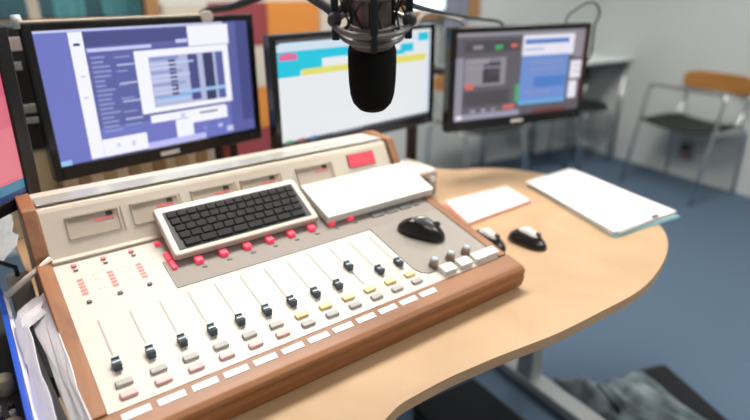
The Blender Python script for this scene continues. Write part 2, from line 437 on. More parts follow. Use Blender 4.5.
# ------------------------------------------------------------------ things on the console
kb_tilt = math.atan2(.051, .098)
kb = thing('keyboard', 'compact white keyboard with black keys lying on the mixing console', 'keyboard', cw(.141, .2020, .1430), (0, 0, 0))
kb.rotation_euler = (Matrix.Rotation(AZ, 3, 'Z') @ Matrix.Rotation(kb_tilt, 3, 'X')).to_euler()
ivory = mat('ivory plastic', (.50, .455, .39), .4)
MB().prism(rrect(0, .285, 0, .114, .006), .0, .0155, 'z', bev=.003).build('case', ivory, kb)
MB().box(.012, .273, .010, .100, .0135, .0165).build('key_well', black_matt, kb)
keyc = mat('black key cap', (.016, .016, .017), .7, spec=.25); rowsk = [(14, 0), (14, .003), (13, .007), (12, .010), (8, .014)]
for r, (n, off) in enumerate(rowsk):
    m = MB(); wk = (.253 - off)/n; y1 = .0965 - r*.0168
    for k in range(n):
        ww = wk
        m.box(.016+off*.5+k*ww+.0008, .016+off*.5+(k+1)*ww-.0008, y1-.0155, y1-.001, .0163, .0205, bev=.0012, seg=1)
    if r == 4: m.box(.060, .062, y1-.0145, y1-.002, .0205, .0207)
    m.build('key_row', keyc, kb, kind=None)
m = MB()
for k in range(3): m.box(.200+k*.012, .206+k*.012, .1015, .1045, .0155, .0162)
m.build('indicator', silver, kb)
pd_tilt = math.atan2(.035, .104)
pad = thing('paper_pad', 'blank white paper pad propped against the console meter bridge', 'paper pad', cw(.439, .1885, .1405))
pad.rotation_euler = (Matrix.Rotation(AZ, 3, 'Z') @ Matrix.Rotation(pd_tilt, 3, 'X') @ Matrix.Rotation(.0, 3, 'Z')).to_euler()
m = MB()
for k in range(5):
    j = random.uniform(-.0008, .0008)
    m.box(j, .279+j, j, .112+j, .0165*k/5+.0002, .0165*(k+1)/5)
m.build('sheets', mat('pad paper', (.66, .63, .58), .7), pad)

def mouse(label, loc, rot, top):
    t = thing('computer_mouse', label, 'computer mouse', loc); t.rotation_euler = rot
    def shell(z0, z1, sx, sy, x0=-1, x1=1):
        b = bmesh.new(); bmesh.ops.create_uvsphere(b, u_segments=24, v_segments=12, radius=1)
        for v in b.verts:
            x, y, z = v.co
            wy = sy*(1 - .18*math.cos(x*PI*.5)**2) * (1 + .08*x)
            v.co = (x*sx, y*wy, max(z, -.0)*(z1-z0)*(1 - .22*(x+.0)**1 if x > 0 else 1) + z0)
        for f in b.faces: f.smooth = True
        return b
    m = MB(); m.merge(shell(.001, .036, .050, .0285), 0, I4, True); m.build('body', black_gloss, t)
    m = MB(); m.merge(shell(.0045, .0425, .036, .020), 0, TR(.002, 0, 0), True); m.build('top_shell', top, t)
    MB().lathe([(.0, -.003), (.006, -.003), (.0075, 0), (.006, .003), (0, .003)], 14, M=TR(.027, 0, .031, PI/2)).build('scroll_wheel', grey_dark, t)
    return t
P0 = cw(*PT(.0905)[:1] and (.598, PT(.0905, .0016)[0], PT(.0905, .0016)[1]))
rmat = (Matrix.Rotation(AZ, 3, 'Z') @ Matrix.Rotation(SL, 3, 'X') @ Matrix.Rotation(math.radians(-47), 3, 'Z'))
mouse('black mouse with glossy nose lying on the grey section of the console', P0, rmat.to_euler(), mat('gunmetal plastic', (.18, .18, .18), .25, .4))
mouse('black mouse with silver top half hidden behind the console rim', (.268*KS, 1.207*KS, DESK), (0, 0, math.radians(-48)), silver)
mouse('silver-topped black mouse in the open on the maple desk', (.366*KS, 1.214*KS, DESK), (0, 0, math.radians(-46)), silver)

# ------------------------------------------------------------------ papers and box on the desk
def quad_sheet(m, pts, z0, z1, mi=0):
    m.poly([(x, y, z0) for x, y in pts] + [(x, y, z1) for x, y in pts], [(3, 2, 1, 0), (4, 5, 6, 7), (0, 1, 5, 4), (1, 2, 6, 5), (2, 3, 7, 6), (3, 0, 4, 7)], mi)
def about(pts): 
    c = (sum(p[0] for p in pts)/len(pts), sum(p[1] for p in pts)/len(pts)); return c, [(x-c[0], y-c[1]) for x, y in pts]
c, q = about([(x*KS, y*KS) for x, y in ((.474, 1.627), (.595, 1.254), (.811, 1.388), (.656, 1.754))])
st = thing('paper_stack', 'large stack of white printouts overhanging the curved desk end', 'paper', (*c, DESK))
m = MB()
for k in range(7):
    a = random.uniform(-.03, .03); s = Matrix.Rotation(a, 2); o = Vector((random.uniform(-.006, .006), random.uniform(-.006, .006)))
    pts = [tuple(s @ Vector(p) + o) for p in q]
    quad_sheet(m, pts, .0048+.0015*k, .0062+.0015*k, 0)
for k in range(6):                                               # faint print on the top sheet
    e0 = Vector(q[0]).lerp(Vector(q[1]), .18+.05*k); e1 = Vector(q[3]).lerp(Vector(q[2]), .18+.05*k)
    p0 = e0.lerp(e1, .3); p1 = e0.lerp(e1, .62); d = (Vector(q[1])-Vector(q[0])).normalized()*.004
    quad_sheet(m, [tuple(p0), tuple(p0+d), tuple(p1+d), tuple(p1)], .0152, .0155, 1)
m.build('sheets', [paper, mat('faint print', (.76, .77, .79), .7)], st)
m = MB(); s = Matrix.Rotation(-.03, 2)
quad_sheet(m, [tuple(s @ (Vector(p)*1.03)+Vector((.004, -.002))) for p in q], .0002, .0045)
m.build('folder', mat('teal card folder', (.25, .52, .58), .5), st, label='teal card folder under the white sheets')
MB().box(-.012, .012, -.004, .004, .0145, .019, M=TR(.095, -.155, 0, 0, 0, .55), bev=.0015).build('binder_clip', black_matt, st)
c, q = about([(x*KS, y*KS) for x, y in ((.199, 1.476), (.241, 1.321), (.444, 1.483), (.402, 1.609))])
nt_ = thing('notepad', 'small pinkish white notepad with red edge beside the console', 'notepad', (*c, DESK))
m = MB(); quad_sheet(m, q, .0032, .0085); m.build('pages', mat('pinkish paper', (.66, .575, .545), .7), nt_)
m = MB(); quad_sheet(m, [(x*1.03, y*1.03) for x, y in q], .0002, .003); m.build('cover', mat('red card', (.74, .22, .16), .5), nt_)
bx = thing('interface_box', 'small cream connector box standing behind the console right end', 'electronic box', cw(.828, .394, .022), (0, 0, AZ))
MB().box(-.098, .098, 0, .125, .006, .086, bev=.004).build('case', mat('pinkish cream enamel', (.72, .60, .53), .4), bx)
MB().box(-.094, .094, -.002,   .001, .010, .078).build('connector_panel', mat('grey connector plate', (.34, .29, .26), .4), bx)
for k in range(6):
    for r_ in range(2):
        MB().lathe([(.009, 0), (.009, .006), (.005, .006), (.005, .002), (0, .002)], 14, M=TR(-.078+.031*k, -.002, .030+.030*r_, PI/2)).build('socket', black_matt if (k+r_) % 2 else silver, bx)
for sx in (-.085, .085):
    for sy in (.012, .112): MB().lathe([(.007, 0), (.007, .0065)], 10, M=TR(sx, sy, 0)).build('rubber_foot', black_matt, bx)

# ------------------------------------------------------------------ monitors
def screen_rects(m, rects, x0, x1, z0, z1, y, mats, names):
    for k, (u0, v0, u1, v1, c) in enumerate(rects):
        lv = k*.00004
        xa, xb = x0+(x1-x0)*u0, x0+(x1-x0)*u1; za, zb = z1-(z1-z0)*v0, z1-(z1-z0)*v1
        if c not in names: names.append(c); mats.append(lit('screen '+c, COL[c], .70))
        m.poly([(xa, y-lv, zb), (xb, y-lv, zb), (xb, y-lv, za), (xa, y-lv, za)], [(0, 1, 2, 3)], names.index(c))
def lin(h):
    r = [int(h[i:i+2], 16)/255 for i in (0, 2, 4)]
    return tuple(((c+.055)/1.055)**2.4 if c > .04 else c/12.92 for c in r)
COL = {k: lin(v) for k, v in dict(blue='7078c4', indigo='5d64a4', indigo2='4a5088', white='f6f7ff', lav='c9cdf4', text='8d95cc', grey='b4bbdd', dark='3c4066', sky='9cc4f0', lilac='bfc0f8',
       offw='e6e9ec', cyan='14c4de', yell='e2dc6a', palebl='cfe0ee', pinkr='e06a9a', tdark='4a4c58', tred='b06060', tgrn='5a9a6a', tbl='5a86c8',
       ui='5f5a62', ui2='4a464e', uig='8f8b94', uil='9a98ac', uib='3d3a42', uired='d86a62', uigrn='45a860', win='e8e6f0', wblue='6f8fd0', wblue2='4f7cc4', wsky='6aaee0', maroon='6a3a36', pinkw='d8ccd4',
       sred='cf607c', smid='d86c80', spink='e07c88', sdeep='c0506a', steal='3f7f98', snavy='2c3f70').items()}
def monitor(name, label, W_, H_, loc, yaw, tilt, rects, bez=(.016, .016, .014, .030), stand=None, extras=None):
    t = thing(name, label, 'monitor', loc); t.rotation_euler = (Matrix.Rotation(yaw, 3, 'Z') @ Matrix.Rotation(-tilt, 3, 'X')).to_euler()
    l, r, tp, bt = bez; x0, x1, z0, z1 = -W_/2+l, W_/2-r, -H_/2+bt, H_/2-tp
    fr = MB()
    for a in ((-W_/2, x0, -H_/2, H_/2), (x1, W_/2, -H_/2, H_/2), (x0, x1, z1, H_/2), (x0, x1, -H_/2, z0)):
        fr.box(a[0], a[1], 0, .028, a[2], a[3], bev=.0022)
    fr.build('bezel', black_gloss, t)
    bs = MB().box(-W_/2+.006, W_/2-.006, .026, .042, -H_/2+.006, H_/2-.006, bev=.006)
    bs.prism(rrect(-W_*.32, W_*.32, -H_*.34, H_*.34, .03), .04, .062, 'y')
    bs.build('back_shell', black_matt, t)
    m = MB(); mats = []; names = []
    m.box(x0, x1, .0055, .012, z0, z1)
    mats.append(mat('panel black', (.01, .01, .012), .3)); names.append('_')
    screen_rects(m, rects, x0, x1, z0, z1, .0052, mats, names)
    bmesh.ops.recalc_face_normals(m.bm, faces=m.bm.faces[:])
    m.build('screen', mats, t)
    MB().box(-.026, .020, -.0006, .001, -H_/2+bt*.30, -H_/2+bt*.62, bev=.0002).build('maker_badge', silver, t)
    MB().lathe([(.0035, 0), (.003, .0014), (0, .0014)], 12, M=TR(W_/2-.03, 0, -H_/2+bt*.45, PI/2)).build('power_button', grey_dark, t)
    if extras: extras(t, x0, x1, z0, z1)
    if stand is not None:
        h = loc[2] - stand; R_ = Matrix.Rotation(tilt, 4, 'X')
        MB().tube([(0, .058, 0), (0, .34, 0)], .016, 12, M=R_).build('stand_arm', black_matt, t)
        MB().prism(rrect(-.03, .03, .325, .36, .01), -h+.012, .04, 'z', M=R_).build('stand_neck', black_matt, t)
        MB().prism(rrect(-.11, .11, .30, .40, .04), -h, -h+.014, 'z', M=R_, bev=.003).build('stand_base', black_gloss, t)
    return t
# left monitor: blue desktop
R = [(0, 0, 1, 1, 'blue'), (0, 0, 1, .018, 'lav'), (.13, .02, .84, .76, 'indigo'), (.86, .0, 1, 1, 'indigo'), (.93, .0, 1, .9, 'indigo2'), (.131, .02, .188, .99, 'white'), (.188, .03, .66, .13, 'indigo2'), (.195, .145, .48, .172, 'lav')]
for k in range(17):
    v = .205 + .036*k
    R.append((.205, v, .205+random.uniform(.04, .10), v+.018, 'text'))
    if k % 4 == 2: R.append((.31, v, .39, v+.015, 'grey'))
    if k % 3 == 0: R.append((.305, v+.012, .305+random.uniform(.03, .08), v+.026, 'text'))
R += [(.145, .10, .172, .12, 'dark'), (.15, .34, .17, .35, 'grey'), (.145, .5, .165, .51, 'grey'), (.60, .12, .66, .15, 'lav'), (.664, .02, .884, .185, 'white')]
R += [(.188, .85, .395, .99, 'white'), (.25, .90, .265, .93, 'lav'), (.32, .90, .335, .94, 'lav'), (.395, .945, .702, 1, 'lilac')]
R += [(.392, .19, .874, .70, 'white'), (.455, .245, .842, .66, 'grey'), (.55, .25, .585, .58, 'dark'), (.46, .25, .60, .27, 'text'), (.65, .25, .70, .64, 'indigo2'), (.73, .25, .785, .66, 'dark'), (.80, .25, .84, .66, 'indigo')]
for k in range(11): R.append((.46, .265+.034*k, .62+random.uniform(-.05, .06), .281+.034*k, 'lav' if k % 3 else 'text'))
R += [(.46, .585, .64, .61, 'sky'), (.60, .545, .842, .575, 'sky'), (.70, .25, .725, .65, 'grey'), (.425, .72, .83, .785, 'white'), (.62, .735, .835, .84, 'white'), (.68, .755, .78, .77, 'dark'), (.546, .79, .636, .945, 'white'), (.575, .74, .60, .78, 'lav'), (.775, .89, .80, .92, 'lav'), (.69, .89, .71, .92, 'text'), (.825, .925, .862, .975, 'lav'), (0, .96, .045, 1, 'sky')]
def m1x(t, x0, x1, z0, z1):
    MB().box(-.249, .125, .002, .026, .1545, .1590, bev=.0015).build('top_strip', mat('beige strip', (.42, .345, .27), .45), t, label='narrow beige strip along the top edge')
    MB().prism(rrect(.112, .142, .140, .166, .011), -.004, .0005, 'y', bev=.001).build('sticker', mat('off white sticker', (.60, .54, .48), .6), t, label='round off-white sticker on the top edge')
    MB().lathe([(.008, -.012), (.010, 0), (.008, .012), (0, .013)], 14, M=TR(-.253, .012, .158)).build('end_cap', mat('pale grey cap', (.5, .52, .52), .4), t)
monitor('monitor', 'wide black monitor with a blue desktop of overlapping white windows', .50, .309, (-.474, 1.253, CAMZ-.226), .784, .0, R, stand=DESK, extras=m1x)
# middle monitor: white page with a cyan band
R = [(0, 0, 1, 1, 'offw'), (0, 0, .6, .045, 'tdark'), (.02, .03, .45, .055, 'palebl'), (0, .05, .9, .11, 'palebl'), (0, .11, .60, .30, 'cyan'), (0, .28, .125, .345, 'cyan'), (.25, .20, .60, .285, 'offw'), (.132, .285, .965, .345, 'yell'), (.13, .28, .25, .285, 'cyan'), (.45, .20, .96, .285, 'offw'), (.71, .27, .964, .285, 'yell'),
     (.60, .10, .70, .24, 'cyan'), (.768, .14, .866, .23, 'cyan'), (.70, .2, .80, .25, 'cyan'), (.903, .035, .985, .125, 'cyan'), (.015, .13, .11, .19, 'pinkr'), (.04, .12, .08, .14, 'pinkr'), (0, .965, 1, 1, 'tdark'), (.02, .955, .06, .985, 'tgrn'), (.09, .955, .13, .985, 'tred'), (.16, .955, .2, .985, 'tbl'), (.30, .97, .5, .985, 'uil'), (.975, .13, 1, .965, 'palebl')]
s2 = 1.12
def m2x(t, x0, x1, z0, z1): pass
m2 = monitor('monitor', 'black monitor with a white page and cyan band behind the microphone', .56, .2835, (-.026*s2, 1.317*s2, CAMZ-.224*s2), .757, .01, R, bez=(.017, .017, .012, .026), extras=m2x)
# right monitor: dark grey software
R = [(0, 0, 1, 1, 'ui'), (.0, .0, 1, .045, 'uig'), (.06, .09, .46, .22, 'ui2'), (.12, .14, .19, .185, 'uig'), (.28, .145, .335, .195, 'uigrn'), (.40, .14, .445, .18, 'uired'), (.0, .27, .055, .93, 'uil'), (.015, .27, .04, .93, 'uig'),
     (.065, .285, .37, .61, 'uig'), (.20, .36, .33, .58, 'uib'), (.24, .30, .33, .5, 'ui2'), (.10, .31, .34, .33, 'uil'), (.10, .39, .34, .405, 'uil'), (.075, .57, .135, .64, 'uired'), (.07, .67, .41, .84, 'ui2'), (.455, .62, .50, .84, 'uigrn'), (.37, .86, .46, .91, 'uired'), (0, .93, .5, 1, 'uil'), (.02, .94, .06, .99, 'win'),
     (.12, .88, .16, .92, 'uil'), (.20, .88, .24, .92, 'uil'), (.28, .88, .31, .92, 'uil'), (.487, .05, .905, .30, 'win'), (.505, .10, .86, .155, 'wblue2'), (.505, .21, .66, .225, 'wblue'), (.487, .29, .87, .88, 'wblue'), (.60, .55, .86, .68, 'wblue2'), (.487, .835, .87, .88, 'wsky'), (.57, .37, .82, .385, 'uil'), (.57, .45, .80, .465, 'uil'), (.54, .73, .74, .745, 'uil'),
     (.893, .38, .985, .60, 'win'), (.893, .63, .965, .85, 'win'), (.91, .05, .985, .34, 'uig'), (.92, .44, .97, .45, 'uig'), (.92, .51, .97, .52, 'uig'), (.62, .95, .90, 1, 'maroon'), (.985, .0, 1, .9, 'maroon')]
m3 = monitor('monitor', 'black monitor with dark software and a blue window, rightmost screen', .50, .290, (.434, 1.679, CAMZ-.259), .429, .012, R, bez=(.022, .012, .016, .030))
# partial monitor at the left edge
R = [(0, 0, 1, 1, 'sred'), (0, .35, 1, .95, 'smid'), (0, .55, 1, .93, 'spink'), (0, .925, 1, 1, 'snavy'), (.80, .90, 1, .965, 'steal'), (.55, .91, .8, .96, 'snavy'), (.86, .88, .97, .90, 'smid')]
m0 = monitor('monitor', 'black monitor with a red pink screen cut off by the left edge', .44, .30, (-.634, .735, 1.325-.215), math.radians(82), -.030, R, bez=(.018, .030, .016, .022), stand=.75)
# pole that carries the middle and right monitors
pole = thing('monitor_pole', 'black desk pole carrying the middle and right monitors', 'monitor stand', (.112, 1.66, DESK))
MB().prism(rrect(-.05, .05, -.05, .05, .012), 0, .012, 'z', bev=.002).build('base_plate', black_matt, pole)
MB().lathe([(.017, .01), (.017, .42), (.014, .425), (0, .425)], 18).build('post', black_matt, pole)
def arm(frm, to, name='arm'):
    MB().tube([Vector(frm), Vector(to)], .014, 12).build(name, grey_dark, pole)
pw = Vector((.112, 1.66, DESK))
for mm, zz in ((m2, .30), (m3, .33)):
    mm_ = Matrix.Translation(mm.location) @ mm.rotation_euler.to_matrix().to_4x4()
    e = mm_ @ Vector((0, .066, 0)) - pw
    arm((0, 0, zz), (e.x, e.y, e.z))

# ------------------------------------------------------------------ microphone in its shock mount
RIGHT = Vector((1, 0, 0)); 
mc = Vector((-.0040, .816, 1.1985))                        # centre of the dark lower body
mic = thing('microphone', 'large black studio microphone hanging in a shock mount over the console', 'microphone', mc)
foam = mat('black foam grille', (.008, .008, .008), .9, spec=.12, bump=(260, .6, .003)); barrel = mat('bronze grey metal', (.20, .155, .13), .38, .6)
ring_m = mat('worn grey metal', (.22, .205, .195), .35, .6)
MB().lathe([(0, -.052), (.012, -.0505), (.022, -.046), (.029, -.037), (.0325, -.024), (.034, -.005), (.0345, .02), (.034, .040), (.032, .046), (.028, .048), (0, .048)], 36).build('grille', foam, mic)
m = MB().lathe([(.0, .046), (.029, .046), (.030, .05), (.0275, .054), (.0265, .058), (.0265, .13), (.024, .15), (.016, .16), (.016, .175), (0, .175)], 30)
m.build('body', barrel, mic)
m = MB()
for a in (-1.57, .0, 1.57, 3.14): m.box(-.004, .004, -.003, .003, .058, .125, M=Matrix.Rotation(a, 4, 'Z') @ TR(0, -.0268, 0))
m.build('body_slot', black_matt, mic)
def ringpts(r, z, n=40): return [(r*math.cos(2*PI*k/n), r*math.sin(2*PI*k/n), z) for k in range(n)]
mount = MB(); mount.tube(ringpts(.051, .078), .0042, 10, closed=True); mount.tube(ringpts(.042, .063), .0036, 10, closed=True); mount.tube(ringpts(.051, .128), .0042, 10, closed=True)
mount.tube(ringpts(.0315, .078), .003, 8, closed=True); mount.tube(ringpts(.0315, .118), .003, 8, closed=True)
mt = mount.build('shock_mount', ring_m, mic)
for k in range(4):
    a = k*PI/2 + .06; M = Matrix.Rotation(a, 4, 'Z')
    MB().box(    .0445, .055, -.0048, .0048, .056, .135, M=M, bev=.002).build('clip', black_matt, mt)
    MB().tube([(.042, 0, .063), (.051, 0, .078)], .003, 6, M=M).build('spoke', ring_m, mt)
m = MB()
for k in range(8):
    a = k*PI/4; b_ = a + PI/8
    m.tube([(.051*math.cos(a), .051*math.sin(a), .078), (.0315*math.cos(b_), .0315*math.sin(b_), .118)], .0016, 6)
    m.tube([(.0315*math.cos(b_), .0315*math.sin(b_), .078), (.051*math.cos(a), .051*math.sin(a), .135)], .0016, 6)
m.build('elastic_cord', black_matt, mt)
for sx in (-1, 1):
    MB().lathe([(.007, -.006), (.0095, -.004), (.0095, .004), (.007, .006), (0, .0062)], 14, M=TR(sx*.050, -.010, .086, PI/2+.2)).build('knob', grey_dark, mt)
m = MB().tube(curve([(.051, 0, .13), (.066, 0, .165), (.05, .01, .20), (.0, .02, .225)], 6), .006, 10)
m.tube(curve([(-.051, 0, .13), (-.066, 0, .165), (-.05, .01, .20), (.0, .02, .225)], 6), .006, 10); m.build('yoke', black_matt, mt)
MT = .27; mic.rotation_euler = (MT, 0, 0); Ri = Matrix.Rotation(-MT, 3, 'X')
bp_ = [Ri @ (Vector(p) - mc) for p in ((-.020, .800, 1.38), (-.042, .835, 1.289), (-.088, .92, 1.299), (-.156, 1.1, 1.318), (-.265, 1.35, 1.294), (-.362, 1.5, 1.267), (-.466, 1.64, 1.251), (-.498, 1.67, 1.22), (-.50, 1.675, 1.15), (-.50, 1.675, DESK+.03))]
MB().tube(curve(bp_, 5), .0095, 12).build('boom_arm', black_matt, mic)
MB().lathe([(.0, 0), (.045, 0), (.045, .03), (.02, .035), (0, .035)], 20, M=Ri.to_4x4() @ Matrix.Translation(Vector((-.50, 1.675, DESK)) - mc)).build('boom_clamp', black_matt, mic)
# ------------------------------------------------------------------ cables at the right monitor
tag(MB().tube(curve([(.043, .86, 1.297), (.093, 1.1, 1.279), (.178, 1.4, 1.255), (.289, 1.62, 1.231), (.37, 1.715, 1.214), (.385, 1.74, 1.17)], 8), .0042, 8).build('cable', black_matt), 'thin black cable sagging from the microphone to the right monitor', 'cable')
GREYC = [(.125, 1.74, 1.14), (.128, 1.74, 1.205), (.140, 1.75, 1.232), (.171, 1.77, 1.239), (.221, 1.78, 1.227), (.269, 1.79, 1.21), (.285, 1.80, 1.165)]
tag(MB().tube(curve(GREYC, 8), .006, 8).build('cable', mat('grey cable', (.30, .28, .26), .5)), 'grey cable arching over the gap between middle and right monitors', 'cable')
tag(MB().tube(curve([(.60, 1.80, 1.10), (.592, 1.82, 1.213), (.624, 1.82, 1.251), (.658, 1.82, 1.268), (.688, 1.83, 1.257), (.70, 1.84, 1.227), (.690, 1.84, 1.197), (.69, 1.84, 1.11), (.66, 1.84, 1.06)], 8), .0035, 8).build('cable', grey_dark), 'dark cable loop standing above the right monitor corner', 'cable')

# ------------------------------------------------------------------ equipment between the two left monitors
sup = thing('cabinet', 'khaki box standing on the desk between the two left monitors', 'box', cw(-.097, .872, .022), (0, 0, AZ))
khaki = mat('khaki card', (.60, .50, .34), .7, noise=(14, (.66, .56, .40)))
MB().box(-.15, .15, -.09, .09, 0, .206, bev=.004).build('body', khaki, sup)
MB().box(-.02, .14, -.093, -.089, .03, .20, bev=.001).build('front_panel', mat('pale khaki', (.70, .60, .43), .7), sup)
rk = thing('rack_unit', 'black rack unit with pale label plates on the khaki box', 'electronic equipment', cw(-.097, .872, .228), (0, 0, AZ))
MB().box(-.15, .15, -.095, .095, 0, .27, bev=.004).build('case', black_matt, rk)
for x0, x1, z0, z1, mm_ in ((.112, .145, .220, .248, 'beige plate'), (.118, .132, .179, .197, 'grey plate'), (.112, .146, .085, .104, 'silver plate'), (.112, .146, .062, .075, 'silver plate')):
    MB().box(x0, x1, -.098, -.0945, z0, z1, bev=.001).build('label_plate', mat(mm_, (.55, .46, .42) if 'beige' in mm_ else (.38, .37, .36), .4), rk)
for k in range(3): MB().lathe([(.011, 0), (.010, .012), (0, .012)], 14, M=TR(-.11+.03*k, -.095, .10, PI/2)).build('knob', grey_dark, rk)

# row of upright spines behind the console
spc = [(.72, .62, .45), (.42, .31, .18), (.82, .72, .56), (.60, .48, .30), (.86, .79, .66), (.50, .39, .24)]
spn = ['khaki', 'brown', 'sand', 'tan', 'cream', 'dark khaki']
u = .060; i = 0
seq = []
while u < .475:
    wv = random.uniform(.022, .031) if u < .38 else .0205
    seq.append((u, wv, i)); u += wv + .001; i += 1
seq_n = len(seq)
for (u, wv, i) in seq:
    h = random.uniform(.215, .25); k = i % 6
    if i == seq_n-4: colr, nm = (.80, .86, .88), 'pale grey'
    elif i >= seq_n-3 and (i - seq_n) in (-3, -1): colr, nm = (.012, .012, .013), 'black'
    elif i == seq_n-2: colr, nm = (.28, .05, .06), 'maroon'
    else: colr, nm = spc[k], spn[k]
    t = thing('box_file', '%s upright box file, %s from the left in the row behind the console' % (nm, ORD[i]), 'box file', cw(u+wv/2, .715, .022), (0, 0, AZ), 'box files behind the console')
    MB().box(-wv/2, wv/2, 0, .15, 0, h, bev=.002).build('cover', mat('spine '+nm, colr, .6), t)
    MB().box(-wv*.28, wv*.28, -.0008, .001, h*.12, h*.40).build('spine_label', mat('spine label', (.66, .60, .50), .6) if nm != 'black' else grey_dark, t)

# ------------------------------------------------------------------ left foreground: papers standing beside the console
def crumpled(name, label, cat, P, nx, ny, amp, m, seed, thick=.0012, fold=7.0):
    """P(s,t) -> console-frame point; a sheet with folds and thickness"""
    rnd = random.Random(seed); ph = [rnd.uniform(0, 6.28) for _ in range(6)]
    base = cw(*P(.5, .5)); mb = MB(); t = bmesh.new(); grid = []
    for i in range(nx+1):
        row = []
        for j in range(ny+1):
            s, q = i/nx, j/ny
            d = amp*(abs(math.sin(fold*s+2.3*q+ph[0])) + .7*abs(math.sin(fold*1.3*q-3*s+ph[1])) - .8 + .35*math.sin(fold*2.7*(s+q)+ph[2]))
            u_, v_, z_ = P(s, q)
            row.append(t.verts.new(cw(u_ + d*.75, v_ + d*.3, z_ + d*.55) - base))
        grid.append(row)
    for i in range(nx):
        for j in range(ny): t.faces.new([grid[i][j], grid[i+1][j], grid[i+1][j+1], grid[i][j+1]]).smooth = False
    bmesh.ops.recalc_face_normals(t, faces=t.faces[:])
    bmesh.ops.solidify(t, geom=t.faces[:], thickness=thick)
    mb.merge(t); o = mb.build(name, m, loc=base); return tag(o, label, cat)
side = thing('equipment_rack', 'black equipment rack with beige knobs at the lower left edge', 'electronic equipment', cw(-.26, .08, -DESK), (0, 0, AZ))
TZ = .632
MB().box(-.30, .196, -.42, .44, 0.02, TZ, bev=.006).build('case', black_matt, side)
MB().box(-.30, .146, -.42, .44, TZ-.002, TZ+.118, bev=.005).build('patch_unit', mat('rack grey black', (.035, .035, .04), .5), side)
beigek = mat('beige knob plastic', (.60, .50, .36), .45)
for (x, y) in ((.126, .150), (.126, .030), (.126, -.08), (.075, .150), (.075, .03), (.02, .15)):
    MB().lathe([(.0135, 0), (.013, .026), (.0115, .029), (0, .029)], 18, M=TR(x, y, TZ+.118)).build('knob', beigek, side)
for k in range(18):
    MB().lathe([(.0045, 0), (.0045, .009), (.002, .009), (.002, .003), (0, .003)], 10, M=TR(.128-.017*(k % 3), .105-.021*(k//3) - (.045 if k > 8 else 0), TZ+.118)).build('jack_socket', silver if k % 2 else grey_dark, side)
for x in (-.29, .185):
    for y in (-.41, .43): MB().lathe([(.014, 0), (.014, .022)], 10, M=TR(x, y, 0)).build('foot', black_matt, side)
blue_m = mat('blue plastic folder', (.02, .09, .52), .3); lav_p = mat('lavender white paper', (.72, .72, .80), .7)
fo = thing('folder', 'bright blue plastic folder standing on edge at the lower left', 'folder', cw(-.1100, .07, TZ-CB), (0, 0, AZ))
MB().box(-.0035, .0035, -.17, .35, 0, .208, bev=.001).build('cover', blue_m, fo)
MB().box(.0042, .0100, -.165, .30, .002, .198).build('sheets', lav_p, fo)
fo2 = thing('folder', 'black folder leaning between white papers beside the console', 'folder', cw(-.0815, .05, TZ-CB-.0), (0, 0, AZ+.05))
MB().box(-.0045, .0045, -.19, .16, .0, .199, bev=.001).build('cover', black_matt, fo2)
MB().box(.0055, .0080, -.19, -.02, .0, .192).build('divider', mat('tan card', (.5, .36, .2), .6), fo2)
crumpled('paper_sheet', 'creased white paper draped beside the console walnut left side', 'paper', lambda s, q: (-.0795 + .0265*q + .010*(1-s)*(1-q), -.17+.42*s, .082 + .026*q + .022*s - .030*(1-s)**3), 22, 7, .0045, paper_cool, 3, fold=6.0)
crumpled('paper_sheet', 'curled white paper sticking up by the thin rod', 'paper', lambda s, q: (-.0935+.032*q, .195+.075*s, .100 + .018*q + .008*math.sin(6*s)), 10, 9, .006, paper_cool, 9)
crumpled('paper_sheet', 'crumpled white paper at the left edge below the pink monitor', 'paper', lambda s, q: (-.125+.062*q, .50+.14*s, .065 + .055*q + .02*s), 10, 9, .010, paper_cool, 14)
crumpled('paper_sheet', 'pale lavender paper bulging between the blue and black folders', 'paper', lambda s, q: (-.1005+.0150*q, -.12+.36*s, .086+.014*q+.012*s), 20, 6, .0035, lav_p, 21, fold=6.0)
ad = thing('power_adapter', 'pale beige upright adapter between the console side and crumpled paper', 'power adapter', cw(-.078, .40, TZ-CB), (0, 0, AZ))
MB().box(-.018, .018, -.03, .03, 0, .205, bev=.005).build('case', mat('pale beige plastic', (.50, .45, .38), .5), ad)
MB().tube([(0, .01, .2), (0, .01, .222), (-.02, .03, .230)], .004, 8).build('plug_cable', black_matt, ad)
rod = tag(MB().tube([cw(-.102, .282, .124), cw(-.03, .2865, .1685)], .0048, 10).build('rod', mat('beige metal rod', (.66, .58, .50), .5)), 'slim beige rod leaning from the papers onto the console left edge', 'rod')

